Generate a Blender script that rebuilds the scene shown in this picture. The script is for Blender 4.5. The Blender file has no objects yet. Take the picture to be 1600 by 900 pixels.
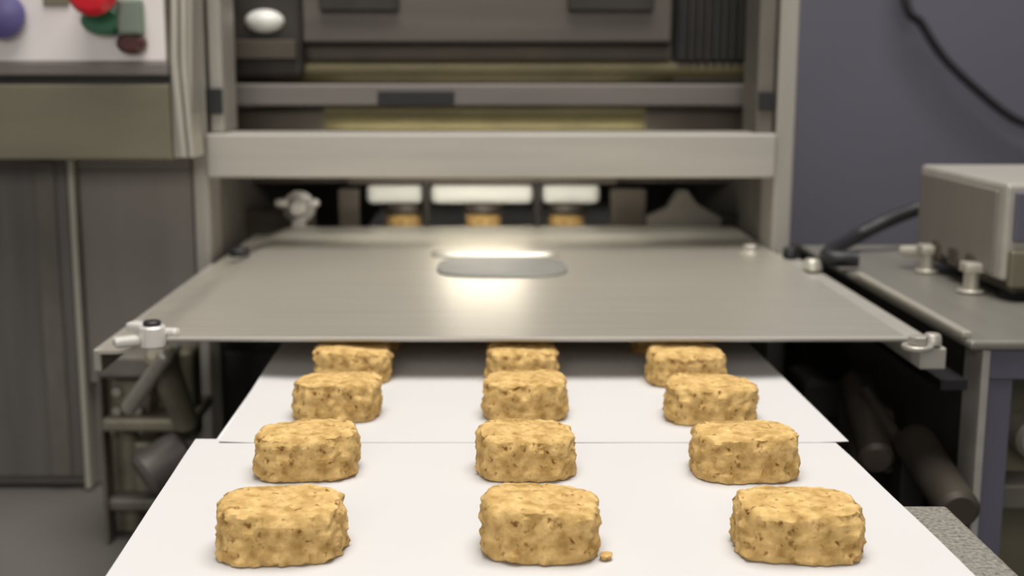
import bpy, bmesh, math, random
from mathutils import Vector, noise, Matrix

S = bpy.context.scene
COL = S.collection

# ------------------------------------------------------------------ camera
F = 1950.0                       # focal length in pixels of a 1600 px wide frame
TH = math.atan(347.0 / F)        # pitch below the horizon
CX, CY = 754.0, 450.0            # principal point
B = 0.90                         # height of the conveyor surface above the floor
CZ = B + 0.187                   # camera height
cam = bpy.data.cameras.new('camera')
cam.sensor_width = 36.0
cam.lens = F / 1600.0 * 36.0
cam.shift_x = (800.0 - CX) / 1600.0
cam.clip_start = 0.02
cam.dof.use_dof = True
cam.dof.focus_distance = 0.53
cam.dof.aperture_fstop = 9.0
co = bpy.data.objects.new('camera', cam)
co.location = (0, 0, CZ)
co.rotation_euler = (math.pi / 2 - TH, 0, 0)
COL.objects.link(co)
S.camera = co

# ------------------------------------------------------------------ world, lights, exposure
w = bpy.data.worlds.new('world'); S.world = w
w.use_nodes = True
w.node_tree.nodes['Background'].inputs[0].default_value = (1.0, 0.98, 0.95, 1)
w.node_tree.nodes['Background'].inputs[1].default_value = 0.26

def area(name, loc, size, sizey, power, color, target):
    l = bpy.data.lights.new(name, 'AREA'); l.shape = 'RECTANGLE'
    l.size, l.size_y, l.energy, l.color = size, sizey, power, color
    o = bpy.data.objects.new(name, l); o.location = loc
    o.rotation_euler = (Vector(target) - Vector(loc)).to_track_quat('-Z', 'Y').to_euler()
    COL.objects.link(o); return o
area('ceiling_and_fill_light', (0.1, 0.55, 2.75), 1.5, 1.0, 70, (1.0, 0.97, 0.92), (0.05, 0.6, 0.9))
area('ceiling_and_fill_light', (-0.3, -2.0, 2.15), 1.5, 0.8, 31, (1.0, 0.96, 0.90), (0, 0.8, 0.9))  # fill light added low behind the camera, reaching under the plate edge
S.view_settings.view_transform = 'Standard'
S.view_settings.look = 'None'
S.view_settings.gamma = 1.0
S.view_settings.use_curve_mapping = False
S.view_settings.exposure = -0.52

# ------------------------------------------------------------------ helpers: photo geometry
ct, st = math.cos(TH), math.sin(TH)
def at(px, py, Y):
    """world point seen at pixel on the upright plane at distance Y"""
    u, v = (px - CX) / F, (CY - py) / F
    z = Y / (ct + v * st)
    return Vector((u * z, Y, CZ + z * (v * ct - st)))
def on(px, py, Z):
    """world point seen at pixel on the level plane at height Z"""
    u, v = (px - CX) / F, (CY - py) / F
    z = (Z - CZ) / (v * ct - st)
    return Vector((u * z, z * (ct + v * st), Z))

# ------------------------------------------------------------------ helpers: materials
def srgb(r, g, b):
    f = lambda c: (c / 255 / 12.92) if c / 255 <= .04045 else ((c / 255 + .055) / 1.055) ** 2.4
    return (f(r), f(g), f(b))
def mat(name, color, rough=0.5, metal=0.0, var=0.12, scale=(30, 30, 30), bump=0.0, bscale=None, emit=None, spec=None, aniso=0.0):
    m = bpy.data.materials.new(name); m.use_nodes = True
    nt = m.node_tree; bs = nt.nodes['Principled BSDF']
    tc = nt.nodes.new('ShaderNodeTexCoord'); mp = nt.nodes.new('ShaderNodeMapping')
    mp.inputs['Scale'].default_value = scale
    nz = nt.nodes.new('ShaderNodeTexNoise'); nz.inputs['Scale'].default_value = 1.0
    nz.inputs['Detail'].default_value = 4
    nt.links.new(tc.outputs['Object'], mp.inputs[0]); nt.links.new(mp.outputs[0], nz.inputs['Vector'])
    rp = nt.nodes.new('ShaderNodeValToRGB')
    rp.color_ramp.elements[0].position = .3; rp.color_ramp.elements[1].position = .7
    rp.color_ramp.elements[0].color = tuple(c * (1 - var) for c in color) + (1,)
    rp.color_ramp.elements[1].color = tuple(min(1, c * (1 + var)) for c in color) + (1,)
    nt.links.new(nz.outputs['Fac'], rp.inputs[0]); nt.links.new(rp.outputs[0], bs.inputs['Base Color'])
    bs.inputs['Roughness'].default_value = rough; bs.inputs['Metallic'].default_value = metal
    if spec is not None: bs.inputs['Specular IOR Level'].default_value = spec
    if bump:
        b = nt.nodes.new('ShaderNodeBump'); b.inputs['Strength'].default_value = bump; b.inputs['Distance'].default_value = .002
        nt.links.new(nz.outputs['Fac'], b.inputs['Height']); nt.links.new(b.outputs[0], bs.inputs['Normal'])
    if emit:
        bs.inputs['Emission Color'].default_value = tuple(emit[0]) + (1,)
        bs.inputs['Emission Strength'].default_value = emit[1]
    return m
M = {}
M['plate']  = mat('brushed_plate_steel', (.72, .68, .59), .42, .85, .08, (6, 260, 60), .03)
M['steel']  = mat('brushed_steel', (.47, .44, .39), .45, .55, .07, (6, 60, 120), .02)
M['bench'] = mat('bench_steel', (.27, .255, .225), .42, .5, .08, (40, 8, 40), .02)
M['frame']  = mat('frame_steel', (.42, .395, .355), .5, .35, .06, (5, 40, 90))
M['post']   = mat('post_steel', (.36, .335, .30), .5, .35, .06, (60, 60, 6))
M['dull']   = mat('dull_steel', (.16, .145, .125), .55, .4, .18, (30, 30, 14))
M['olive']  = mat('olive_steel', (.18, .165, .115), .5, .4, .10, (8, 30, 30))
M['panel']  = mat('side_panel_steel', (.235, .21, .19), .5, .4, .06, (40, 40, 5))
M['door']   = mat('door_steel', (.145, .135, .122), .48, .45, .16, (60, 60, 4))
M['edge']   = mat('bright_edge_steel', (.50, .47, .40), .4, .5, .06, (20, 20, 6))
M['chrome'] = mat('polished_steel', (.6, .59, .55), .35, .8, .04)
M['white_steel'] = mat('satin_nozzle_steel', (.88, .88, .83), .4, .1, .04)
M['brown']  = mat('oiled_brown_steel', (.085, .07, .055), .5, .4, .2, (14, 40, 40))
M['brass']  = mat('brass_roller', (.095, .078, .028), .5, .4, .2, (18, 40, 40))
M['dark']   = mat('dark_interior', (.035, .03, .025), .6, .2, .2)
M['black']  = mat('black_rubber', (.012, .011, .013), .5, 0, .2)
M['blue']   = mat('blue_grey_paint', (.125, .118, .150), .5, 0, .04, (3, 3, 3))
M['bluesteel'] = mat('blue_grey_steel', (.12, .115, .15), .45, .2, .08, (40, 40, 5))
M['white']  = mat('white_panel_paint', (.74, .69, .68), .4, 0, .05, (14, 14, 14))
M['red']    = mat('red_plastic', (.62, .008, .02), .35, 0, .05)
M['green']  = mat('green_plastic', (.02, .13, .06), .4, 0, .1)
M['greygreen'] = mat('grey_green_plastic', (.16, .20, .16), .45, 0, .1)
M['maroon'] = mat('maroon_plastic', (.06, .014, .012), .4, 0, .1)
M['violet'] = mat('violet_blue_plastic', (.10, .085, .24), .4, 0, .08)
M['paper']  = mat('baking_paper', (.62, .605, .60), .65, 0, .015, (9, 9, 9), .06)
M['belt']   = mat('white_conveyor_belt', (.72, .71, .70), .6, 0, .03)
M['works'] = mat('oiled_grey_steel', (.115, .10, .088), .5, .4, .12, (6, 60, 60))
M['bar'] = mat('grey_bar_steel', (.19, .168, .155), .5, .4, .08, (6, 60, 60))
M['oily'] = mat('oily_olive_steel', (.24, .215, .16), .5, .35, .25, (40, 40, 40))
M['clamp'] = mat('pale_clamp_metal', (.72, .69, .65), .4, .3, .05)
M['grip'] = mat('dull_grip_metal', (.22, .215, .195), .6, .2, .08)
M['brassd'] = mat('dark_brass_roller', (.085, .070, .030), .5, .4, .2, (18, 40, 40))
M['tubeb'] = mat('added_short_lamp_glass', (.9, .9, .85), .3, 0, .01, emit=((1, .93, .80), 34))
M['deck']   = mat('grey_deck_paint', (.115, .107, .096), .6, 0, .08, (8, 8, 8))
M['floor']  = mat('floor_epoxy', (.16, .15, .14), .5, 0, .15, (3, 3, 3))
M['tube']   = mat('added_lamp_glass', (.9, .9, .85), .3, 0, .01, emit=((1, .96, .86), 15))
M['speck']  = mat('perforated_rail_steel', (.30, .28, .24), .5, .4, .45, (500, 500, 500), .2)

def dough_mat():
    m = bpy.data.materials.new('cookie_dough'); m.use_nodes = True
    nt = m.node_tree; bs = nt.nodes['Principled BSDF']; bs.inputs['Roughness'].default_value = .8
    bs.inputs['Specular IOR Level'].default_value = .2
    tc = nt.nodes.new('ShaderNodeTexCoord')
    n1 = nt.nodes.new('ShaderNodeTexNoise'); n1.inputs['Scale'].default_value = 170; n1.inputs['Detail'].default_value = 5
    n2 = nt.nodes.new('ShaderNodeTexNoise'); n2.inputs['Scale'].default_value = 250; n2.inputs['Detail'].default_value = 2
    for n in (n1, n2): nt.links.new(tc.outputs['Object'], n.inputs['Vector'])
    r1 = nt.nodes.new('ShaderNodeValToRGB')
    r1.color_ramp.elements[0].position = .32; r1.color_ramp.elements[0].color = (.40, .24, .072, 1)
    r1.color_ramp.elements[1].position = .68; r1.color_ramp.elements[1].color = (.75, .51, .21, 1)
    r2 = nt.nodes.new('ShaderNodeValToRGB')
    r2.color_ramp.elements[0].position = .61; r2.color_ramp.elements[0].color = (1, 1, 1, 1)
    r2.color_ramp.elements[1].position = .72; r2.color_ramp.elements[1].color = (.35, .24, .14, 1)
    mx = nt.nodes.new('ShaderNodeMix'); mx.data_type = 'RGBA'; mx.blend_type = 'MULTIPLY'; mx.inputs[0].default_value = 1
    nt.links.new(n1.outputs['Fac'], r1.inputs[0]); nt.links.new(n2.outputs['Fac'], r2.inputs[0])
    nt.links.new(r1.outputs[0], mx.inputs[6]); nt.links.new(r2.outputs[0], mx.inputs[7])
    nt.links.new(mx.outputs[2], bs.inputs['Base Color'])
    b = nt.nodes.new('ShaderNodeBump'); b.inputs['Strength'].default_value = .9; b.inputs['Distance'].default_value = .002
    nt.links.new(n1.outputs['Fac'], b.inputs['Height']); nt.links.new(b.outputs[0], bs.inputs['Normal'])
    return m
M['dough'] = dough_mat()

# ------------------------------------------------------------------ helpers: meshes
def box(bm, lo, hi, bev=0.0, rot=None, piv=None):
    lo, hi = Vector(lo), Vector(hi)
    c, d = (lo + hi) / 2, hi - lo
    t = bmesh.new()
    bmesh.ops.create_cube(t, size=1.0)
    bmesh.ops.scale(t, vec=d, verts=t.verts)
    if bev:
        bmesh.ops.bevel(t, geom=list(t.edges), offset=min(bev, min(d) * .45), segments=2, affect='EDGES', profile=.5)
    if rot is not None: bmesh.ops.rotate(t, cent=(0, 0, 0), matrix=rot, verts=t.verts)
    bmesh.ops.translate(t, vec=c, verts=t.verts)
    me = bpy.data.meshes.new('tmp'); t.to_mesh(me); t.free(); bm.from_mesh(me); bpy.data.meshes.remove(me)
def cyl(bm, a, b, r1, r2=None, n=24, bev=0.0):
    """a turned bar from a to b with softened rims"""
    a, b = Vector(a), Vector(b); r2 = r1 if r2 is None else r2
    L = (b - a).length; bev = min(bev, L * .4, min(r1, r2) * .6) if bev else 0
    prof = [(0, 0), (r1 - bev, 0)] + ([(r1, bev), (r2, L - bev)] if bev else [(r2, L)]) + ([(r2 - bev, L)] if bev else []) + [(0, L)]
    lathe(bm, a, b - a, prof, n)
def lathe(bm, a, axis, prof, n=24):
    a, q = Vector(a), Vector(axis).normalized().to_track_quat('Z', 'Y')
    rings = []
    for r, z in prof:
        if r < 1e-6: rings.append([bm.verts.new(a + q @ Vector((0, 0, z)))])
        else: rings.append([bm.verts.new(a + q @ Vector((r * math.cos(2 * math.pi * i / n), r * math.sin(2 * math.pi * i / n), z))) for i in range(n)])
    for p, c in zip(rings, rings[1:]):
        for i in range(n):
            j = (i + 1) % n
            if len(p) == 1 and len(c) > 1: bm.faces.new((p[0], c[j], c[i]))
            elif len(c) == 1 and len(p) > 1: bm.faces.new((p[i], p[j], c[0]))
            elif len(p) > 1: bm.faces.new((p[i], p[j], c[j], c[i]))
def tube(bm, pts, r, n=12):
    pts = [Vector(p) for p in pts]
    cr = []
    for i in range(len(pts) - 1):                      # Catmull-Rom
        p0, p1, p2, p3 = pts[max(i - 1, 0)], pts[i], pts[i + 1], pts[min(i + 2, len(pts) - 1)]
        for k in range(8):
            t = k / 8
            cr.append(.5 * ((2 * p1) + (p2 - p0) * t + (2 * p0 - 5 * p1 + 4 * p2 - p3) * t * t + (3 * p1 - p0 - 3 * p2 + p3) * t ** 3))
    cr.append(pts[-1])
    rings = []
    for i, p in enumerate(cr):
        d = (cr[min(i + 1, len(cr) - 1)] - cr[max(i - 1, 0)]).normalized()
        q = d.to_track_quat('Z', 'Y')
        rings.append([bm.verts.new(p + q @ Vector((r * math.cos(2 * math.pi * k / n), r * math.sin(2 * math.pi * k / n), 0))) for k in range(n)])
    for a, b in zip(rings, rings[1:]):
        for k in range(n): bm.faces.new((a[k], a[(k + 1) % n], b[(k + 1) % n], b[k]))
    bm.faces.new(rings[0][::-1]); bm.faces.new(rings[-1])
def prism(bm, pts, d):
    """outline pts extruded by vector d"""
    d = Vector(d); a = [bm.verts.new(p) for p in pts]; b = [bm.verts.new(Vector(p) + d) for p in pts]
    n = len(pts); bm.faces.new(a[::-1]); bm.faces.new(b)
    for i in range(n): bm.faces.new((a[i], a[(i + 1) % n], b[(i + 1) % n], b[i]))

def obj(name, bm, m, parent=None, smooth=False, label=None):
    bmesh.ops.recalc_face_normals(bm, faces=bm.faces)
    me = bpy.data.meshes.new(name); bm.to_mesh(me); bm.free()
    me.materials.append(M[m])
    if smooth:
        for p in me.polygons: p.use_smooth = True
        me.set_sharp_from_angle(angle=math.radians(40))
    o = bpy.data.objects.new(name, me); COL.objects.link(o)
    if parent:
        o.parent = parent
        base = parent
        off = Vector((0, 0, 0))
        while base: off += base.location; base = base.parent
        me.transform(Matrix.Translation(-off))
    if label: o['label'] = label
    return o
def thing(name, label, cat, loc, group=None):
    o = bpy.data.objects.new(name, None); COL.objects.link(o); o.location = loc
    o.empty_display_size = .02
    o['label'] = label; o['category'] = cat
    if group: o['group'] = group
    return o
def tag(o, label, cat, group=None):
    o['label'] = label; o['category'] = cat
    if group: o['group'] = group
    return o
def struct(name, lo, hi, m):
    bm = bmesh.new(); box(bm, lo, hi); o = obj(name, bm, m); o['kind'] = 'structure'; return o
def bx(name, lo, hi, m, parent, bev=.001, label=None):
    bm = bmesh.new(); box(bm, lo, hi, bev); return obj(name, bm, m, parent, False, label)
def pbox(name, x0, y0, x1, y1, Y, depth, m, parent, bev=.001, label=None):
    """box whose front face, at distance Y, fills the photo rectangle"""
    a, b = at(x0, (y0 + y1) / 2, Y), at(x1, (y0 + y1) / 2, Y)
    t, u = at((x0 + x1) / 2, y0, Y).z, at((x0 + x1) / 2, y1, Y).z
    return bx(name, (a.x, Y, u), (b.x, Y + depth, t), m, parent, bev, label)
def cy(name, a, b, r, m, parent, r2=None, n=24, bev=.001, label=None):
    bm = bmesh.new(); cyl(bm, a, b, r, r2, n, bev); return obj(name, bm, m, parent, True, label)

# ------------------------------------------------------------------ the setting
struct('floor', (-2.6, -2.0, -.05), (2.6, 2.05, 0), 'floor')
struct('wall_back', (-2.6, 1.95, 0), (2.6, 2.05, 2.9), 'blue')

PT = B + .026                    # top of the cover plate
YF = 1.10                        # front plane of the cookie machine
DECK = CZ - .385                 # top of the low base deck

# ------------------------------------------------------------------ cookie machine
mc = thing('cookie_machine', 'large grey steel cookie forming machine with open front behind the cover plate', 'machine', (0, 1.3, 0))
XL0, XL1 = at(300, 250, YF).x, at(324, 250, YF).x
XR0, XR1 = at(1211, 250, YF).x, at(1240, 250, YF).x
TOPZ = CZ + .32
bx('post', (XL0, YF, .001), (XL1, YF + .05, TOPZ), 'post', mc, .0015)
bx('post', (XR0, YF, .001), (XR1, YF + .05, TOPZ), 'post', mc, .0015)
# inner jambs above the beam
j0 = pbox('jamb', 325, -60, 346, 207, YF + .006, .06, 'post', mc, label='inner left upright with a dark notch')
pbox('notch', 322, 138, 347, 178, YF + .001, .004, 'black', j0)
j1 = pbox('jamb', 1186, -60, 1212, 210, YF + .006, .06, 'dull', mc, label='inner right upright, darker grey')
pbox('notch', 1186, 143, 1210, 172, YF + .001, .004, 'black', j1)
bm_ = pbox('cross_beam', 322, 209, 1213, 278, YF - .004, .05, 'frame', mc, .002)
# enclosure
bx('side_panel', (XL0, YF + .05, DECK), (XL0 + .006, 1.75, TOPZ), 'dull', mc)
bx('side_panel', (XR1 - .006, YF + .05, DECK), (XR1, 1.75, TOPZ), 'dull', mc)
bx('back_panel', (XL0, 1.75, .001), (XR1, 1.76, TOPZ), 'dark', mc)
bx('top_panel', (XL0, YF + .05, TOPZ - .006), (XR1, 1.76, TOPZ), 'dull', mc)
# upper works seen through the opening
YU = 1.22
def wide(name, x0, y0, x1, y1, Y, d, m, label=None, bev=.002): return pbox(name, x0, y0, x1, y1, Y, d, m, mc, bev, label)
wide('hopper_panel', 470, -140, 1052, 66, YU + .01, .03, 'works', 'grey brown hopper front')
for x0, x1 in ((498, 622), (888, 1022)):
    wide('hopper_bracket', x0, -40, x1, 17, YU, .0105, 'dark', 'dark bracket at the hopper front')
wide('scraper_blade', 470, 68, 1052, 96, YU + .03, .02, 'brown', 'dark brown scraper bar')
a, b = at(352, 112, YU + .03), at(1186, 112, YU + .03)
cy('feed_roller', a, b, .0115, 'brassd', mc, n=32, label='olive brass upper roller')
cb = wide('cross_bar', 346, 131, 1188, 166, YU - .02, .02, 'bar', 'grey bar with a black slot')
pbox('slot', 590, 142, 710, 165, YU - .022, .004, 'black', cb)
a, b = at(505, 188, YU + .02), at(1010, 188, YU + .02)
cy('feed_roller', a, b, .0125, 'brass', mc, n=32, label='olive brass lower roller')
wide('roller_bearing', 346, 170, 506, 206, YU + .005, .03, 'brown')
wide('roller_bearing', 1008, 170, 1188, 206, YU + .005, .03, 'brown')
gb = wide('gear_housing', 352, -80, 470, 122, YU + .0, .05, 'dark', 'dark housing with a white cap standing in for a reflection', .006)
c = at(414, 33, YU)
cpb = bmesh.new()
lathe(cpb, (c.x, YU + .004, c.z), (0, -1, 0), [(0, 0), (.0205, 0), (.0215, .006), (.018, .012), (.010, .0155), (0, .0165)], 32)
bmesh.ops.scale(cpb, vec=(.88, 1, .52), space=Matrix.Translation((-c.x, -YU, -c.z)), verts=cpb.verts)
obj('cap', cpb, 'white_steel', gb, True, 'white rounded cap standing in for a light reflection')  # white shape takes the place of a light reflection on the machine
pbox('ledge', 360, 62, 462, 92, YU - .008, .009, 'brown', gb)
gr = wide('grille', 1058, -80, 1186, 96, YU + .02, .01, 'black', 'black vent grille with upright slats')
for k in range(9):
    x = 1066 + k * 13
    pbox('slat', x, -80, x + 5, 94, YU + .012, .0085, 'dark', gr, .0005)
wide('gusset', 1052, 98, 1186, 128, YU + .02, .02, 'brown')
# nozzles in the slot under the beam
YN = 1.33
nb = pbox('nozzle_block', 540, 262, 968, 289, YN - .005, .06, 'brown', mc, .002)
bx('nozzle_support', (XL0 + .006, YN + .02, nb.data.vertices[0].co.z + 0 if False else at(800, 289, YN).z), (XR1 - .006, YN + .06, at(800, 262, YN).z), 'brown', mc)
NOZ = [(572, 661, 630), (672, 834, 755), (846, 938, 887)]
for x0, x1, xc in NOZ:
    n = pbox('nozzle', x0, 288, x1, 319, YN, .04, 'white_steel', mc, .006, 'polished dough nozzle')
    p = at(xc, 319, YN)
    bmn = bmesh.new(); cyl(bmn, (p.x, YN + .02, at(xc, 333, YN).z), (p.x, YN + .02, p.z + .001), .0225, .021, 28, .001)
    obj('shaded_nozzle_neck', bmn, 'brown', n, True)  # brown colour paints the shadow on the nozzle neck
for x0, x1 in ((661.5, 671.5), (834.5, 845.5)):
    pbox('nozzle_divider', x0, 284, x1, 352, YN - .006, .02, 'dark', mc, .0008)
# unseen tube lamp added behind the beam for the plate streak and nozzles
zl = at(755, 283, YF + .05).z
bm = bmesh.new(); cyl(bm, (-.036, YF + .085, zl + .0115), (.040, YF + .085, zl + .0115), .006, None, 20, .002)
tl = obj('added_tube_lamp', bm, 'tubeb', mc, True, 'small unseen tube lamp added behind the beam')
zq = at(755, 246, 1.2).z
bm = bmesh.new(); cyl(bm, (-.15, 1.2, zq), (.16, 1.2, zq), .0075, None, 20, .002)
obj('added_tube_lamp', bm, 'tube', mc, True, 'long unseen tube lamp added to light the nozzles')  # second unseen lamp, added to brighten the nozzle fronts
bx('added_lamp_shield', (-.16, 1.187, zq - .017), (.17, 1.189, zq + .014), 'dull', mc, 0)  # added to block the long lamp's light from the plate
bx('lamp_bar', (XL0 + .006, 1.187, zq + .0142), (XR1 - .006, 1.206, zq + .020), 'dull', mc)
bx('lamp_bracket', (-.075, YF + .046, zl + .017), (.080, YF + .096, zl + .022), 'dull', mc)
# clamp at the left of the slot, guide block at the right
p = at(464, 326, 1.29)
ck = bmesh.new(); lathe(ck, (p.x, 1.31, p.z), (0, -1, 0), [(0, 0), (.016, 0), (.017, .006), (.011, .010), (.010, .022), (.006, .026), (0, .026)], 20)
for s in (-1, 1): box(ck, (p.x + s * .016 - .007, 1.288, p.z + .001), (p.x + s * .016 + .007, 1.296, p.z + .010), .003)
box(ck, (p.x - .007, 1.294, PT - .012), (p.x + .007, 1.3095, p.z), .002)
obj('clamp_knob', ck, 'clamp', mc, True, 'pale metal wing clamp')
bx('clamp_bar', (XL0 + .006, 1.31, at(464, 345, 1.31).z - .03), (p.x + .016, 1.322, at(464, 345, 1.31).z + .012), 'brown', mc)
for x0, x1 in ((528, 560), (955, 1010)):
    pbox('die_guide', x0, 296, x1, 362, 1.30, .02, 'brown', mc, .002)
g = bmesh.new()
prism(g, [at(1012, 356, 1.28), at(1125, 356, 1.28), at(1128, 342, 1.28), at(1088, 318, 1.28), at(1074, 298, 1.28), at(1062, 298, 1.28), at(1045, 325, 1.28), at(1012, 340, 1.28)], (0, .02, 0))
obj('guide_bracket', g, 'dull', mc, False, 'dark grey angled guide bracket')
bx('guide_bar', (at(1012, 356, 1.30).x, 1.30, B + .003), (XR1 - .006, 1.31, at(1012, 335, 1.30).z), 'dark', mc)
# lower body: dark face behind the conveyor and the low deck
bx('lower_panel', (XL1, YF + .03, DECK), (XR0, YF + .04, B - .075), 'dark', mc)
dk = bmesh.new(); box(dk, (-.85, .30, DECK - .03), (.285, YF + .06, DECK), .004)
obj('base_deck', dk, 'deck', mc)
for x in (-.80, .22):
    for y in (.36, 1.02): bx('leg', (x, y, .001), (x + .05, y + .05, DECK - .03), 'dull', mc)

# ------------------------------------------------------------------ left cabinet and control console
YC = YF + .012
cab = thing('steel_cabinet', 'tall grey steel cabinet with a dull door, left of the machine under the console', 'cabinet', (-.5, 1.25, DECK))
ztop = at(100, 243, YC).z
xe0, xe1 = at(121, 400, YC).x, at(131, 400, YC).x
bx('body', (-.95, YC + .004, DECK + .0006), (XL0 - .001, 1.7, ztop), 'panel', cab)
bx('door', (-.93, YC - .012, DECK + .012), (xe0 - .001, YC + .004, ztop - .002), 'door', cab, .002)
bx('edge_strip', (xe0, YC - .016, DECK + .002), (xe1, YC + .004, ztop), 'edge', cab, .0015, 'bright vertical edge strip')
bx('door_stile', (xe0 - .030, YC - .0145, DECK + .014), (xe0 - .012, YC - .0115, ztop - .004), 'dull', cab)
bx('front_panel', (xe1 + .001, YC - .006, DECK + .1), (XL0 - .002, YC + .004, ztop - .012), 'panel', cab, .001)
bx('header_strip', (xe1 + .001, YC - .008, ztop - .012), (XL0 - .002, YC + .004, ztop), 'panel', cab, .001)

YB = 1.05
con = thing('control_console', 'control console with white button panel above an olive grey box, left of machine', 'control panel', (-.45, 1.15, ztop))
xr = at(268, 180, YB).x
zb, z1, z2, z3 = ztop + .0005, at(100, 131, YB).z, at(100, 119, YB).z, at(100, 96, YB).z
bx('housing', (-.90, YB + .006, zb), (xr, 1.30, CZ + .33), 'olive', con, .002)
bx('lower_box', (-.90, YB - .004, zb), (xr, YB + .006, z1), 'olive', con, .002)
bx('gap', (-.90, YB + .001, z1), (xr, YB + .006, z2), 'black', con, .0)
bx('trim', (-.90, YB - .006, z2), (xr, YB + .006, z3), 'bar', con, .002)
pn = bx('button_panel', (-.90, YB - .004, z3), (xr - .002, YB + .006, CZ + .30), 'white', con, .001, 'white front panel')
# curved end cap: two pale strips that lean towards the post
for k, (xa, xb, xw) in enumerate(((268, 284, 8), (283, 297, 6))):
    e = bmesh.new()
    prism(e, [at(xa, -120, YB - .002), at(xa + xw, -120, YB - .002), at(xa + xw + 1, 90, YB - .002), at(xb + xw, 246, YB - .002), at(xb, 246, YB - .002), at(xa + 1, 110, YB - .002)], (0, .04, 0))
    obj('end_strip', e, 'edge', con, False, 'pale curved end strip')
e = bmesh.new()
prism(e, [at(266, -120, YB + .004), at(300, -120, YB + .004), at(300, 246, YB + .004), at(266, 246, YB + .004)], (0, .04, 0))
obj('end_cap', e, 'post', con)
def button(x, y, r, prof_m, name, lab, h=.014, collar=None, ch=.006):
    p = at(x, y, YB - .004)
    bm = bmesh.new()
    z0 = 0
    lathe(bm, (p.x, YB - .004, p.z), (0, -1, 0), [(0, 0), (r * .75, 0), (r * .8, h * .35), (r, h * .45), (r * .97, h * .8), (r * .7, h), (0, h * 1.05)], 28)
    o = obj(name, bm, prof_m, con, True, lab)
    return p
button(8, 24, .019, 'violet', 'blue_button', 'violet blue round button')
p = at(159, -13, YB - .004)
bm = bmesh.new(); lathe(bm, (p.x, YB - .004, p.z), (0, -1, 0), [(0, 0), (.013, 0), (.013, .020), (.0195, .022), (.0205, .028), (.016, .034), (0, .036)], 32)
obj('emergency_button', bm, 'red', con, True, 'red mushroom stop button')
p = at(166, 33, YB - .004)
bm = bmesh.new(); lathe(bm, (p.x, YB - .004, p.z), (0, -1, 0), [(0, 0), (.0185, 0), (.0185, .008), (.014, .012), (0, .012)], 32)
bmesh.ops.scale(bm, vec=(1, 1, .62), space=Matrix.Translation((-p.x, -YB, -p.z)), verts=bm.verts)
gco = obj('green_button', bm, 'green', con, True, 'dark green button under the red one')
p = at(208, 30, YB - .004)
bx('switch', (p.x - .010, YB - .018, p.z - .013), (p.x + .010, YB - .004, p.z + .016), 'greygreen', con, .003, 'grey green selector switch')
p = at(208, 68, YB - .004)
bm = bmesh.new(); lathe(bm, (p.x, YB - .004, p.z), (0, -1, 0), [(0, 0), (.012, 0), (.0115, .009), (.008, .012), (0, .012)], 24)
bmesh.ops.scale(bm, vec=(1, 1, .72), space=Matrix.Translation((-p.x, -YB, -p.z)), verts=bm.verts)
obj('maroon_button', bm, 'maroon', con, True, 'small dark maroon button')
pbox('name_plate', 66, -30, 106, 9, YB - .006, .003, 'olive', con, .0005, 'blank grey plate')

# ------------------------------------------------------------------ drive parts under the plate on the left
dr = thing('drive_unit', 'oily grey drive unit with bracket, arm and cylinders under the left plate edge', 'machinery', (-.27, 1.0, DECK))
def P(x, y, Y): return at(x, y, Y)
pbox('gear_case', 165, 590, 236, 655, .98, .07, 'oily', dr, .006)
pbox('bracket', 150, 556, 262, 592, .95, .05, 'dull', dr, .003)
pbox('mount_plate', 158, 655, 300, 676, .96, .08, 'oily', dr, .003)
bm = bmesh.new(); cyl(bm, P(248, 550, .92), P(292, 665, .96), .012, .010, 18, .003); obj('drive_arm', bm, 'oily', dr, True)
bm = bmesh.new(); cyl(bm, P(262, 552, .90), P(200, 640, .94), .006, .006, 14, .002); obj('tie_rod', bm, 'steel', dr, True)
pbox('side_bracket', 262, 548, 304, 690, .99, .03, 'olive', dr, .004)
for x in (176, 200):
    a = P(x, 670, 1.0); cy('cylinder', (a.x, 1.0, DECK + .0006), (a.x, 1.0, a.z), .0105 if x < 190 else .009, 'oily', dr, n=20, bev=.002)
bm = bmesh.new(); cyl(bm, P(222, 745, .95), P(292, 700, .97), .019, .019, 24, .004); obj('motor', bm, 'bar', dr, True, 'pale rounded motor end')
pbox('motor_block', 205, 690, 240, 792, .99, .06, 'oily', dr, .005)
for x, y in ((185, 610), (218, 612), (185, 640), (218, 640)):
    a = P(x, y, .98); bm = bmesh.new(); cyl(bm, (a.x, .981, a.z), (a.x, .974, a.z), .004, None, 6); obj('bolt', bm, 'steel', dr)
pbox('foot', 160, 780, 262, 800, .97, .09, 'dull', dr, .003)
a = P(175, 690, .95); bx('stand_rail', (at(158, 640, .97).x, .965, DECK + .0006), (at(163, 640, .97).x, .985, at(158, 560, .97).z), 'dull', dr)

# ------------------------------------------------------------------ cover plate over the conveyor
def sm(t): t = max(0, min(1, t)); return t * t * (3 - 2 * t)
pl = thing('cover_plate', 'wide flat brushed steel cover plate with an oblong finger grip, over the conveyor', 'plate', (.01, 1.0, PT))
PX0, PX1 = -.232, .2560
PY0, PY1 = on(800, 527, PT).y, on(800, 354, PT).y
c0, c1 = on(678, 417, PT), on(888, 417, PT)
rcx, rcy = (c0.x + c1.x) / 2, c0.y + .004
rhx, rhy = (c1.x - c0.x) / 2, .030
bm = bmesh.new()
nx, ny = 120, 40
def zplate(x, y):
    z = .0005 * math.sin(x * 9 + 1) * math.sin(y * 11)
    z -= .008 * sm((-.192 - x) / .030)             # turned down left edge
    return z
g0 = [[bm.verts.new((PX0 + (PX1 - PX0) * i / nx, PY0 + (PY1 - PY0) * j / ny, PT + zplate(PX0 + (PX1 - PX0) * i / nx, PY0 + (PY1 - PY0) * j / ny))) for j in range(ny + 1)] for i in range(nx + 1)]
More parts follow.
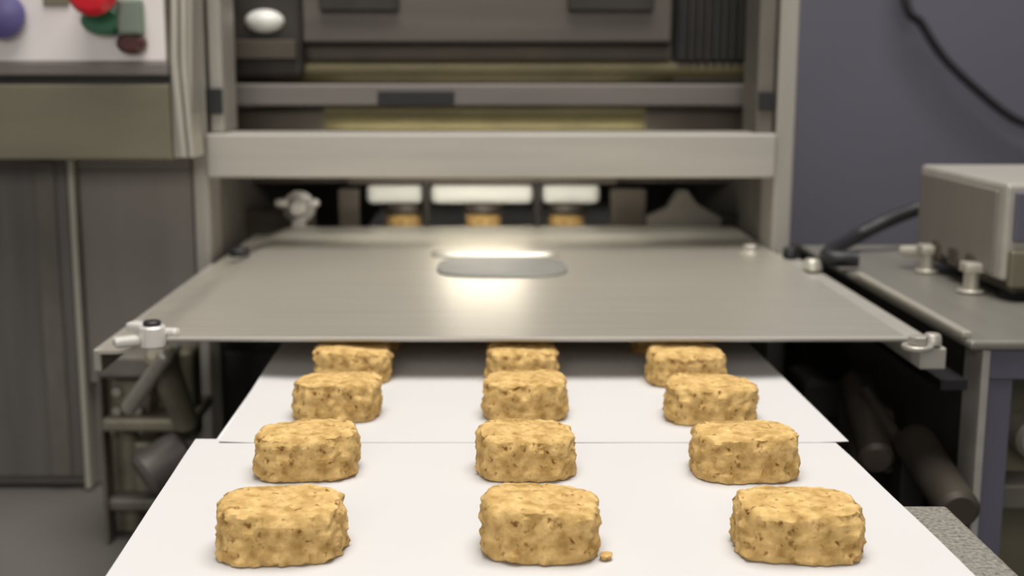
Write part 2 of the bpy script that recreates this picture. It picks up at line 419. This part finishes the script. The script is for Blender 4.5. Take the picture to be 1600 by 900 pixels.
g1 = [[bm.verts.new(v.co - Vector((0, 0, .002))) for v in r] for r in g0]
for i in range(nx):
    for j in range(ny):
        bm.faces.new((g0[i][j], g0[i + 1][j], g0[i + 1][j + 1], g0[i][j + 1]))
        bm.faces.new((g1[i][j], g1[i][j + 1], g1[i + 1][j + 1], g1[i + 1][j]))
for i in range(nx):
    bm.faces.new((g0[i][0], g1[i][0], g1[i + 1][0], g0[i + 1][0])); bm.faces.new((g0[i][ny], g0[i + 1][ny], g1[i + 1][ny], g1[i][ny]))
for j in range(ny):
    bm.faces.new((g0[0][j], g0[0][j + 1], g1[0][j + 1], g1[0][j])); bm.faces.new((g0[nx][j], g1[nx][j], g1[nx][j + 1], g0[nx][j + 1]))
obj('sheet', bm, 'plate', pl, True)
# folded lip along the front
bx('front_lip', (-.19, PY0 - .003, PT - .0022), (PX1, PY0 + .001, PT + .0005), 'frame', pl, .0008)
def bolt(x, y, s=1, z=PT, par=None, m='steel'):
    p = on(x, y, z + .004)
    bm = bmesh.new()
    cyl(bm, (p.x, p.y, z - .001), (p.x, p.y, z + .002), .010 * s, .010 * s, 20, .0006)
    cyl(bm, (p.x, p.y, z + .002), (p.x, p.y, z + .008 * s), .0065 * s, .0065 * s, 6, .0006)
    return obj('bolt', bm, m, par or pl)
# oblong finger grip: pad's darker colour stands in for recess shade, polished rim behind it
def oblong(bm, x0, x1, y0, y1, z0, z1, bev):
    pts = []
    for k in range(40):
        t = math.radians(k * 9); c_, s_ = math.cos(t), math.sin(t); q_ = (abs(c_) ** 3.6 + abs(s_) ** 3.6) ** (-1 / 3.6)
        pts.append(((x0 + x1) / 2 + (x1 - x0) / 2 * q_ * c_, (y0 + y1) / 2 + (y1 - y0) / 2 * q_ * s_))
    cyy, cxx = (y0 + y1) / 2, (x0 + x1) / 2
    def ring(d, z): return [bm.verts.new((x + (cxx - x) * d / (x1 - x0) * 2, y + (cyy - y) * d / (y1 - y0) * 2, z)) for x, y in pts]
    R = [ring(0, z0), ring(0, z1 - bev), ring(bev, z1)]
    for a_, b_ in zip(R, R[1:]):
        for i in range(len(a_)): bm.faces.new((a_[i], a_[(i + 1) % len(a_)], b_[(i + 1) % len(a_)], b_[i]))
    bm.faces.new(R[0][::-1]); bm.faces.new(R[-1])
q0, q1 = on(672, 433, PT), on(890, 404, PT)
q2, q3 = on(672, 403, PT), on(870, 391, PT)
bm = bmesh.new(); oblong(bm, q0.x + .004, q1.x - .006, q0.y, q1.y, PT - .0005, PT + .0018, .001)
obj('finger_grip', bm, 'grip', pl, True, 'darker grey oblong finger grip')
bm = bmesh.new(); oblong(bm, q2.x, q3.x, q2.y, q3.y - .012, PT - .0005, PT + .0042, .003)
obj('grip_rim', bm, 'edge', pl, True, 'bright rim behind the grip')
# latches at the two front corners
p = on(238, 516, PT + .004)
l = bmesh.new()
cyl(l, (p.x, p.y, PT - .006), (p.x, p.y, PT + .007), .009, .008, 18, .001)
box(l, (p.x - .021, p.y - .014, PT - .004), (p.x - .006, p.y - .004, PT + .002), .002, Matrix.Rotation(.5, 3, 'Z'))
box(l, (p.x - .018, p.y + .004, PT + .001), (p.x + .002, p.y + .014, PT + .007), .002, Matrix.Rotation(-.4, 3, 'Z'))
box(l, (p.x + .006, p.y - .002, PT + .000), (p.x + .016, p.y + .005, PT + .005), .002, Matrix.Rotation(-.25, 3, 'Z'))
obj('latch', l, 'clamp', pl, False, 'bright clamp latch on the left front corner')
cy('latch_pin', (p.x, p.y, PT + .007), (p.x, p.y, PT + .010), .0055, 'black', pl)
bolt(1434, 533, .9)
p = on(1428, 541, PT); 
bolt(1172, 388, .9)
p = on(374, 391, PT + .004); cy('hole_plug', (p.x, p.y, PT - .001), (p.x, p.y, PT + .006), .009, 'black', pl, n=20, label='black plug on the left edge')
# turned up side rail
bx('side_rail', (PX0 - .004, PY0 + .002, PT - .022), (PX0 + .001, PY1 - .19, PT - .008), 'steel', pl, .001)
bx('stand_leg', (PX0 - .004, YF - .05, DECK + .0006), (PX0 + .006, YF - .038, PT - .019), 'dull', pl)

# ------------------------------------------------------------------ right bench with a level top
bn = thing('side_bench', 'blue grey steel bench with a level top, right of the cover plate', 'bench', (.6, .95, 0))
BX0 = .2585
YS = on(1560, 533, PT).y
bx('bench_top', (.290, YS, PT - .006), (1.05, 1.13, PT), 'bench', bn, .002)
bx('inner_strip', (BX0, YS - .006, PT - .016), (.274, 1.095, PT - .003), 'frame', bn, .001)
bx('groove', (.274, YS, PT - .030), (.290, 1.13, PT - .024), 'black', bn, 0, 'black groove beside the plate')
bx('raised_bar', (.288, YS + .008, PT), (.294, .955, PT + .004), 'edge', bn, .001)
xs0, xs1 = at(1531, 650, YS).x, at(1544, 650, YS).x
bx('post', (xs0, YS + .002, .001), (xs1, YS + .03, PT - .0062), 'frame', bn, .001, 'pale front post edge')
bx('post_panel', (xs1, YS + .006, .001), (at(1582, 700, YS).x, YS + .03, PT - .0062), 'bluesteel', bn, .001)
bx('apron', (xs1, YS + .004, at(1560, 596, YS).z), (1.05, YS + .02, PT - .0062), 'bluesteel', bn, .001)
bx('inner_side', (xs0 + .002, YS + .03, .001), (xs1, 1.13, PT - .0062), 'dark', bn, .001)
bx('back_panel', (XR1 + .001, 1.132, DECK + .001), (1.05, 1.14, PT - .001), 'dark', bn)
bx('recess_panel', (xs1, YS + .10, .001), (1.05, YS + .11, PT - .0062), 'olive', bn, .001)
p = at(1598, 672, YS + .10)
cy('knob', (p.x, YS + .102, p.z), (p.x, YS + .075, p.z), .014, 'edge', bn, bev=.003)
bx('lower_rail', (xs1, YS + .02, at(1590, 815, YS).z), (1.05, YS + .05, at(1590, 775, YS).z), 'dull', bn, .002)
for x in (1.0,): bx('post', (x, 1.08, .001), (x + .05, 1.13, PT - .0062), 'frame', bn)
# fasteners on the bench edge
p = on(1262, 420, PT); 
bm = bmesh.new(); cyl(bm, (.2655, p.y, PT - .002), (.2655, p.y, PT + .008), .0085, .007, 18, .002); obj('screw_cap', bm, 'edge', bn, True, 'white screw cap at the rear')
p = on(1236, 392, PT + .004); bm = bmesh.new(); cyl(bm, (.2655, p.y, PT - .002), (.2655, p.y, PT + .007), .007, .006, 18, .001); obj('screw_cap', bm, 'black', bn, True, 'black screw cap at the rear')
bm = bmesh.new(); p = on(1436, 537, PT); cyl(bm, (.2665, p.y + .005, PT - .002), (.2665, p.y + .005, PT + .005), .0055, .005, 14, .001); obj('screw_cap', bm, 'steel', bn, True, 'bright screw at the front')

# dark mechanism beside the conveyor on the right
mr = thing('tension_mechanism', 'dark oily rollers and arms in the shadow under the plate, right of the conveyor', 'machinery', (.25, .9, DECK))
bm = bmesh.new(); cyl(bm, at(1340, 596, .90), at(1370, 720, .80), .013, .012, 20, .003); obj('arm', bm, 'brown', mr, True)
bm = bmesh.new(); cyl(bm, at(1428, 690, .80), at(1500, 800, .70), .0135, .0125, 20, .003); obj('roller', bm, 'brown', mr, True)
bm = bmesh.new(); cyl(bm, at(1352, 610, .86), at(1425, 722, .80), .005, .005, 14, .001); obj('tie_rod', bm, 'brown', mr, True)
pbox('block', 1255, 596, 1330, 660, .95, .06, 'dark', mr, .005)
pbox('bearing', 1330, 640, 1400, 745, .86, .04, 'brown', mr, .006)
for x, y in ((1345, 655), (1385, 660), (1350, 722), (1384, 726)):
    a = at(x, y, .86); bm = bmesh.new(); cyl(bm, (a.x, .861, a.z), (a.x, .853, a.z), .0045, None, 6); obj('bolt', bm, 'steel', mr)
p = at(1365, 745, .88); bx('stand', (p.x - .012, .87, DECK + .0006), (p.x + .012, .90, p.z + .01), 'dark', mr)
p = at(1290, 660, .98); bx('stand', (p.x - .02, .955, DECK + .0006), (p.x + .02, .985, p.z + .01), 'dark', mr)
p = at(1430, 690, .80); bx('stand', (p.x - .008, .80, DECK + .0006), (p.x + .008, .82, p.z), 'dark', mr)

# ------------------------------------------------------------------ instrument box on the bench
ib = thing('instrument_box', 'grey steel instrument box on short pale legs, standing on the right bench', 'instrument', (.45, .92, PT))
xa = at(1573, 300, .85).x
zt, zb_ = at(1573, 287, .85).z, at(1573, 440, .85).z
yb = 1.02
b_ = bmesh.new(); box(b_, (xa, .85, zb_), (xa + .26, yb, zt), .003)
obj('housing', b_, 'frame', ib)
bx('shaded_side_cover', (xa - .002, .862, zb_ + .003), (xa + .001, yb - .006, zt - .006), 'panel', ib, .001)  # thin darker sheet colours in the shade on the box's left face
bx('front_plate', (xa + .006, .846, zb_ + .028), (xa + .25, .851, zt - .006), 'bluesteel', ib, .001, 'blue grey front plate')
bx('front_strip', (xa + .004, .844, zb_ - .004), (xa + .25, .851, zb_ + .022), 'olive', ib, .002)
bx('base_rail', (xa + .010, .855, zb_ - .010), (xa + .25, yb - .01, zb_ + .001), 'brown', ib, .002)
for y in (.885, .975):
    bm = bmesh.new(); cyl(bm, (xa - .006, y, PT + .0005), (xa - .006, y, zb_ + .006), .0055, .0055, 14, .001)
    box(bm, (xa - .013, y - .008, zb_ + .001), (xa + .012, y + .008, zb_ + .008), .001)
    cyl(bm, (xa - .006, y, PT + .0005), (xa - .006, y, PT + .003), .010, .009, 16, .001)
    obj('leg', bm, 'edge', ib, True, 'pale adjusting leg')
for y in (.87, yb - .02):
    bm = bmesh.new(); cyl(bm, (xa + .24, y, PT + .0005), (xa + .24, y, zb_ - .008), .0055, .0055, 14, .001); obj('leg', bm, 'edge', ib, True)
bm = bmesh.new(); cyl(bm, (xa + .024, .866, PT + .0005), (xa + .024, .866, zb_ - .009), .019, .017, 24, .002); obj('foot', bm, 'black', ib, True, 'black rubber foot')
bm = bmesh.new(); cyl(bm, (xa - .004, .985, PT + .0155), (xa - .020, 1.0, PT + .0135), .005, .0045, 14, .002); obj('bracket', bm, 'edge', ib, True, 'white plug at the side')
for k in range(3):
    y = .90 + k * .035
    bx('clip', (xa - .004, y - .012, zb_ - .002), (xa + .004, y + .006, zb_ + .012), 'brown', ib, .002)

# ------------------------------------------------------------------ cables
bm = bmesh.new()
tube(bm, [(.60, 1.941, CZ + .36)] + [at(x, y, 1.90) for x, y in ((1412, -12), (1440, 38), (1476, 92), (1530, 144), (1572, 178), (1604, 194), (1650, 200))] + [(1.10, 1.941, CZ - .12)], .0066)
tag(obj('wall_cable', bm, 'black', None, True), 'black cable looping down across the blue grey wall at the upper right', 'cable')
bm = bmesh.new()
p = on(1284, 408, PT + .007)
tube(bm, [(.300, p.y - .004, PT + .009), on(1292, 400, PT + .010), at(1330, 374, 1.08), at(1380, 348, 1.09), at(1430, 328, 1.10), at(1490, 312, 1.10), (.52, 1.10, PT + .032), (.56, 1.06, PT + .009)], .0064)
tag(obj('black_hose', bm, 'black', None, True), 'thick black hose rising from the bench to behind the instrument box', 'hose')

# ------------------------------------------------------------------ conveyor
cv = thing('conveyor', 'white belt conveyor with grey side rails, carrying the paper and cookies', 'conveyor', (.02, .8, 0))
bx('belt', (-.137, .10, B - .0075), (.172, 1.72, B - .0015), 'belt', cv, .001)
for x0, x1, m, lab in ((-.135, -.118, 'dull', None), (.166, .186, 'dull', None)):
    bx('side_rail', (x0, .12, B - .06), (x1, 1.70, B - .012), m, cv, .002, lab)
bx('guide_rail', (.1862, .12, B - .03), (.2135, .548, B - .012), 'speck', cv, .002, 'speckled rail beside the paper at the front')
bx('bed', (-.12, .12, B - .035), (.168, 1.70, B - .0078), 'dull', cv)
for y in (.14, 1.66): cy('end_roller', (-.12, y, B - .040), (.168, y, B - .040), .028, 'steel', cv)
for x in (-.13, .168):
    for y in (.20, 1.0): bx('leg', (x, y, DECK + .0006 if y > .31 else .001), (x + .015, y + .03, B - .055), 'dull', cv)

# ------------------------------------------------------------------ baking paper
def sheet(pts, label, zoff, seed):
    bm = bmesh.new(); n = 40
    A, Bq, Cq, D = [Vector(p) for p in pts]      # near left, near right, far right, far left
    tops = []
    for i in range(n + 1):
        row = []
        for j in range(n + 1):
            u, v = i / n, j / n
            p = (A * (1 - u) + Bq * u) * (1 - v) + (D * (1 - u) + Cq * u) * v
            ed = min(u, 1 - u)
            lift = .0006 * max(0, 1 - ed / .05) * min(1, (1 - v) / .08) * (1 + noise.noise((v * 5, seed, u)))
            p.z = B + zoff + lift + (.00012) * noise.noise((u * 6, v * 6, seed))
            row.append(bm.verts.new(p))
        tops.append(row)
    bots = [[bm.verts.new(v.co - Vector((0, 0, .0003))) for v in r] for r in tops]
    for i in range(n):
        for j in range(n):
            bm.faces.new((tops[i][j], tops[i + 1][j], tops[i + 1][j + 1], tops[i][j + 1]))
            bm.faces.new((bots[i][j], bots[i][j + 1], bots[i + 1][j + 1], bots[i + 1][j]))
    for k in range(n):
        for (a, b2) in (((k, 0), (k + 1, 0)), ((k + 1, n), (k, n)), ((0, k + 1), (0, k)), ((n, k), (n, k + 1))):
            bm.faces.new((tops[a[0]][a[1]], bots[a[0]][a[1]], bots[b2[0]][b2[1]], tops[b2[0]][b2[1]]))
    return tag(obj('paper_sheet', bm, 'paper', None, True), label, 'paper', 'baking paper on the conveyor')
def lerpx(a, b, y): t = (y - a.y) / (b.y - a.y); return a.x + (b.x - a.x) * t
la, lb = on(167, 900, B), on(303, 690, B); ra, rb = on(1520, 900, B), on(1309, 697, B)
ys, yn = lb.y + .004, .19
sheet([(lerpx(la, lb, yn), yn, 0), (lerpx(ra, rb, yn), yn, 0), (rb.x, ys, 0), (lb.x, ys, 0)], 'white baking paper sheet at the front, under the two nearest cookie rows', .0002, 1.0)
la, lb = on(344, 690, B), on(432, 530, B); ra, rb = on(1324, 691, B), on(1162, 540, B)
y0, y1 = ra.y - .002, ra.y + .46
sheet([(la.x, y0, 0), (ra.x, y0, 0), (lerpx(ra, rb, .8), y1, 0), (lerpx(la, lb, .8), y1, 0)], 'white baking paper sheet farther back, running under the cover plate', .0006, 2.0)

# ------------------------------------------------------------------ cookies
def cookie_mesh(wd, dp, h, seed, n=3.2, rough=1.0):
    bm = bmesh.new(); NA = 120
    prof = [(.90, 0), (.985, .02), (1.005, .10)] + [(1.015 - .03 * t, t) for t in [.18 + .06 * k for k in range(11)]] + [(.975, .86), (.955, .92), (.92, .965), (.86, .99), (.76, 1.0), (.64, 1.006), (.5, 1.01), (.34, 1.014), (.17, 1.016)]
    rnd = random.Random(seed); off = Vector((rnd.random() * 50, rnd.random() * 50, rnd.random() * 50))
    tx, ty = rnd.uniform(-.05, .05), rnd.uniform(-.04, .04)
    rings = []
    for r, z in prof:
        row = []
        for i in range(NA):
            a = 2 * math.pi * i / NA; c, s = math.cos(a), math.sin(a)
            k = (abs(c) ** n + abs(s) ** n) ** (-1 / n)
            p = Vector((wd / 2 * r * k * c, dp / 2 * r * k * s, z * h))
            side = 1.0 if z < .95 else .45
            q = p + off
            d = .0011 * noise.noise(q * 75) + .0016 * noise.noise(q * 210) + .0012 * noise.noise(q * 430)
            d += .0011 * noise.noise(Vector((q.x * 70, q.y * 70, q.z * 330)))
            pit = noise.noise(q * 260 + Vector((9, 3, 1)))
            if pit > .42: d -= .0026 * (pit - .42) / .4
            dirv = Vector((c, s, 0)) if z < .95 else Vector((0, 0, 1))
            if z > .985: dirv = Vector((0, 0, 1))
            if z <= .001: dirv = Vector((c, s, 0))
            p += dirv * d * side * rough
            p.z += (p.x * tx + p.y * ty) * (z ** 2)
            p.z = max(p.z, 0)
            row.append(bm.verts.new(p))
        rings.append(row)
    top = bm.verts.new((0, 0, h * 1.017)); bot = bm.verts.new((0, 0, 0))
    for a, b in zip(rings, rings[1:]):
        for i in range(NA): bm.faces.new((a[i], a[(i + 1) % NA], b[(i + 1) % NA], b[i]))
    for i in range(NA):
        bm.faces.new((rings[-1][i], rings[-1][(i + 1) % NA], top)); bm.faces.new((rings[0][(i + 1) % NA], rings[0][i], bot))
    return bm
ROWS = [('front row', [(437, 886, .049), (845, 884, .0455), (1249, 884, .0485)]),
        ('second row from the front', [(477, 755, .0475), (822, 755, .0455), (1165, 757, .0485)]),
        ('third row from the front', [(526, 662, .0465), (821, 662, .0445), (1112, 667, .0475)]),
        ('fourth row, just clear of the plate', [(550, 603, .0455), (816, 602, .043), (1073, 607, .0465)]),
        ('fifth row, half hidden under the plate', [(572, 552, .0455), (812, 552, .0435), (1042, 556, .046)])]
COLS = ['left column', 'middle column', 'right column']
DP = .037
for ri, (rn, items) in enumerate(ROWS):
    for ci, (px, py, wd) in enumerate(items):
        zs = B + (.0004 if ri < 2 else .0008)
        f = on(px, py, zs)
        yc = f.y + DP / 2
        xc = f.x * (1 + .6 * (DP / 2) / f.y) 
        bm = cookie_mesh(wd, DP, (.0204 if ri < 3 else .0192) + .0005 * math.sin(ri * 3 + ci * 2), 17 + ri * 7 + ci)
        o = obj('cookie', bm, 'dough', None, True)
        o.location = (xc, yc, zs); o.rotation_euler.z = math.radians([2, -1.5, -3][ci] + [0, 2, -2, 1, 0][ri])
        tag(o, 'golden cookie in the %s, %s' % (rn, COLS[ci]), 'cookie', 'cookies on the conveyor')
for (x0, x1, xc), nm in zip(NOZ, ('left', 'middle', 'right')):
    p = at(xc, 333, YN)
    h = p.z - (B + .004) - .0022
    bm = cookie_mesh(.038, .036, h - .0004, 90 + xc, 2.4, .7)
    o = obj('dough_piece', bm, 'dough', None, True); o.location = (p.x, YN + .02, B + .004)
    tag(o, 'golden dough piece under the %s polished nozzle, behind the cover plate' % nm, 'dough', 'dough pieces under the nozzles')
# a crumb fallen beside the front middle cookie
f = on(946, 872, B + .0008)
bm = cookie_mesh(.0048, .0042, .0022, 300, 2.0, .5)
o = obj('crumb', bm, 'dough', None, True); o.location = (f.x, f.y, B + .0005)
tag(o, 'tiny golden crumb lying right of the middle cookie in the front row', 'crumb')
